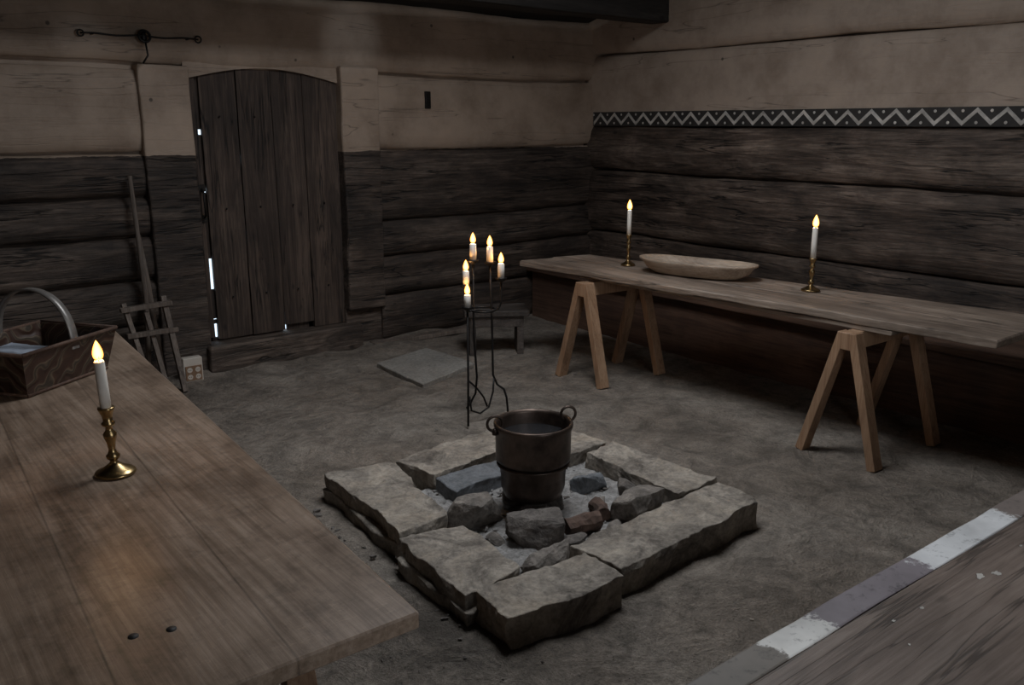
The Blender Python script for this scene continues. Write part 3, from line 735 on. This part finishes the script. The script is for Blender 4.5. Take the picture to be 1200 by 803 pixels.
# ------------------------------------------------------------ dough trough
mb = MB(); cen = Vector((4.39, 3.64, .757)); dl = Vector((.2, -.76, 0)).normalized(); dw = Vector((dl.y, -dl.x, 0))
ns, nr = 56, 0
def trough_ring(L, W, z, e=3.0, bow=0.0):
    out = []
    for i in range(ns):
        a = 2 * math.pi * i / ns; ca, sa = math.cos(a), math.sin(a)
        u = L * math.copysign(abs(ca) ** (2 / e * 1.05), ca); w = W * math.copysign(abs(sa) ** (2 / e * 1.25), sa)
        out.append(cen + dl * u + dw * w + Vector((0, 0, (z + bow * (u / L) ** 2))))
    return out
rings = [trough_ring(.24, .08, 0), trough_ring(.29, .10, .005), trough_ring(.345, .13, .035), trough_ring(.375, .145, .070, bow=.004), trough_ring(.40, .15, .082, bow=.006), trough_ring(.40, .15, .094, bow=.006),
         trough_ring(.365, .138, .096, bow=.004), trough_ring(.34, .125, .080), trough_ring(.29, .10, .042), trough_ring(.22, .06, .022)]
vs = [p for r in rings for p in r]; fs = []
for k in range(len(rings) - 1):
    for i in range(ns):
        j = (i + 1) % ns; fs.append([k * ns + i, k * ns + j, (k + 1) * ns + j, (k + 1) * ns + i])
fs.append(list(range(ns))[::-1]); fs.append([(len(rings) - 1) * ns + i for i in range(ns)])
mb.add(vs, fs, 0, True); mb.build('wooden_dough_trough', [M_bowl])

# ------------------------------------------------------------ painted carrier with bentwood handle
mb = MB(); O = Vector((.505, 3.42, .752)); u = Vector((.814, .581, 0)); n_ = Vector((-.581, .814, 0)); Lb, Wb, Hb, fl = .40, .30, .165, .035
def bx(a, b, z, inset=0):
    e = fl * z / Hb
    aa = -e + inset if a == 0 else Lb + e - inset; bb = -e + inset if b == 0 else Wb + e - inset
    return O + u * aa + n_ * bb + Vector((0, 0, z))
cs = [(0, 0), (1, 0), (1, 1), (0, 1)]
ou0 = [bx(a, b, 0) for a, b in cs]; ou1 = [bx(a, b, Hb) for a, b in cs]; in1 = [bx(a, b, Hb, .014) for a, b in cs]; in0 = [bx(a, b, .014, .014) for a, b in cs]
vs = ou0 + ou1 + in1 + in0; fs = [[3, 2, 1, 0], [12, 13, 14, 15]]
for r in range(3):
    for i in range(4): j = (i + 1) % 4; fs.append([r * 4 + i, r * 4 + j, r * 4 + 4 + j, r * 4 + 4 + i])
mb.add(vs, fs, 0)
for a, b in ((0, 1), (1, 2), (2, 3), (3, 0)):
    mb.tube([ou1[a], ou1[b]], .008, 1, 6); mb.tube([ou0[a] + Vector((0, 0, .006)), ou0[b] + Vector((0, 0, .006))], .007, 1, 6)
hc = O + u * (Lb * .55) + n_ * (Wb / 2); hw = .018; vs = []; fs = []; n = 24
for i in range(n + 1):
    a = math.pi * i / n
    for rr in (0, .005):
        for s in (-1, 1):
            vs.append(hc + n_ * ((Wb / 2 + .03 - rr) * math.cos(a)) + u * (hw * s) + Vector((0, 0, .13 + (.22 - rr) * math.sin(a) ** .8)))
for i in range(n):
    o = i * 4; p = o + 4; fs += [[o, o + 1, p + 1, p], [o + 2, p + 2, p + 3, o + 3], [o, p, p + 2, o + 2], [o + 1, o + 3, p + 3, p + 1]]
mb.add(vs, fs, 2, True)
M_handle = plain('handle_metal', (0.22, 0.205, 0.19), 0.4, 0.5, 0.3, 20)
oc = mb.build('painted_wooden_carrier', [M_carrier, M_bench, M_handle])
mb = MB(); q = [O + u * .05 + n_ * .04, O + u * .19 + n_ * .04, O + u * .19 + n_ * .25, O + u * .05 + n_ * .25]
mb.prism(q, .768, .895, 0, (12, 12, 4), .012, 12, .01); mb.build('folded_cloth', [M_cloth], oc)

# ------------------------------------------------------------ things leaning by the door post
mb = MB()
mb.tube([(1.60, 5.935, 0.0), (1.64, 5.95, .6), (1.625, 5.985, 1.38)], [.017, .016, .013]); 
mb.tube([(1.70, 5.935, 0.0), (1.66, 5.955, .7), (1.64, 5.985, 1.0)], [.02, .018, .014])
mb.build('leaning_poles', [M_grey])
mb = MB()
mb.beam((1.55, 5.64, .0), (1.47, 5.86, .585), .035, .03, 0, side=Vector((1, 0, 0)))
mb.beam((1.74, 5.64, .0), (1.72, 5.86, .605), .035, .035, 0, side=Vector((1, 0, 0)))
mb.beam((1.64, 5.655, .0), (1.60, 5.845, .52), .03, .03, 0, side=Vector((1, 0, 0)))
mb.beam((1.44, 5.825, .55), (1.76, 5.825, .565), .03, .045, 0, side=Vector((0, 1, 0)))
mb.beam((1.45, 5.77, .39), (1.77, 5.77, .395), .03, .04, 0, side=Vector((0, 1, 0)))
mb.build('wooden_rack', [M_grey])
mb = MB(); o = Vector((1.87, 5.86, 0))
mb.box((1.80, 5.83, .0), (1.93, 5.89, .17), 0, n=(2, 2, 2), ch=.006)
mb.box((1.81, 5.822, .015), (1.92, 5.832, .115), 1, ch=.002)
for x in (1.838, 1.892):
    for z in (.04, .088):
        vs = [(x + .018 * math.cos(2 * math.pi * i / 14), 5.8195, z + .018 * math.sin(2 * math.pi * i / 14)) for i in range(14)]
        mb.add(vs, [list(range(14))], 0)
        for dx in (-.006, .006):
            mb.add([(x + dx + .003 * math.cos(2 * math.pi * i / 8), 5.8185, z + .003 * math.sin(2 * math.pi * i / 8)) for i in range(8)], [list(range(8))], 2)
mb.build('power_outlet_box', [M_plasticw, M_plasticb, M_black])

# ------------------------------------------------------------ debris on the earth floor
mb = MB()
for k in range(420):
    x, y = random.uniform(.9, 4.8), random.uniform(.9, 5.9)
    if 1.55 < x < 3.12 and 1.95 < y < 3.65: continue
    s_ = random.uniform(.003, .008) * (2.4 if random.random() < .05 else 1)
    mb.rock((x, y, -.002), (s_ * random.uniform(1, 2.6), s_, s_ * .6), random.uniform(0, 6), random.choice((0, 0, 0, 1, 1, 2)), 8, 900 + k, 0, 0)
for k in range(40):
    a = random.uniform(0, 6.28); x = 1.68 + random.gauss(0, .28); y = 1.98 + random.gauss(0, .16); s_ = random.uniform(.3, .8)
    if 1.6 < x < 3 and y > 2.0: continue
    mb.rock((x, y, -.004), (.02 * s_, .012 * s_, .010 * s_), a, 1, 8, 2000 + k, 0, 0)
for k in range(14):
    x, y = 1.56 + random.gauss(0, .02), random.uniform(2.1, 3.5); s_ = random.uniform(.5, 1.4)
    mb.rock((x, y, -.004), (.03 * s_, .018 * s_, .014 * s_), random.uniform(0, 6), 1, 9, 3000 + k, 0, 0)
mb.build('floor_debris', [M_rock, M_darkrock, M_slab])

# ------------------------------------------------------------ lights
def area(name, loc, rot, sx, sy, e, col):
    l = bpy.data.lights.new(name, 'AREA'); l.shape = 'RECTANGLE'; l.size = sx; l.size_y = sy; l.energy = e; l.color = col
    o = bpy.data.objects.new(name, l); o.location = loc; o.rotation_euler = rot; sc.collection.objects.link(o); return o
area('smoke_hole_daylight', (2.65, 3.0, 3.34), (0, 0, 0), 1.1, 1.1, 61, (.93, .96, 1.0))
area('added_fill_light', (1.7, YF + .03, 1.6), (math.radians(90), 0, 0), 1.3, .9, 19, (.93, .96, 1.0))  # added fill lamp, set in the made-up window behind the camera
def spot(name, loc, tgt, e, size, blend):
    l = bpy.data.lights.new(name, 'SPOT'); l.energy = e; l.spot_size = math.radians(size); l.spot_blend = blend; l.color = (.78, .89, 1); l.shadow_soft_size = .02
    o = bpy.data.objects.new(name, l); o.location = loc; o.rotation_euler = (Vector(tgt) - Vector(loc)).to_track_quat('-Z', 'Y').to_euler(); sc.collection.objects.link(o)
spot('wall_patch_spot', (1.9, YF + .06, 2.0), (3.28, 6.04, 2.31), 230, 4.6, 1.0)  # added spot lamp, throws the bluish patch above the door's right post
spot('wall_patch_spot', (1.5, YF + .06, 2.0), (1.46, 6.04, 2.17), 80, 3.4, 1.0)  # second added spot, weaker, for the pale patch further left
w = bpy.data.worlds.new('sky'); sc.world = w; w.use_nodes = True
bg = w.node_tree.nodes['Background']; bg.inputs[0].default_value = (.72, .86, 1, 1); bg.inputs[1].default_value = 1.5

# ------------------------------------------------------------ camera
cam = bpy.data.cameras.new('camera'); co = bpy.data.objects.new('camera', cam); sc.collection.objects.link(co)
p = math.atan(256 / 1030); F = Vector((math.cos(p) * .6206, math.cos(p) * .7841, -math.sin(p))).normalized()
co.location = (0, 0, 1.70); co.rotation_euler = F.to_track_quat('-Z', 'Y').to_euler()
cam.sensor_fit = 'HORIZONTAL'; cam.sensor_width = 36; cam.lens = 30.9; cam.clip_start = .05
sc.camera = co
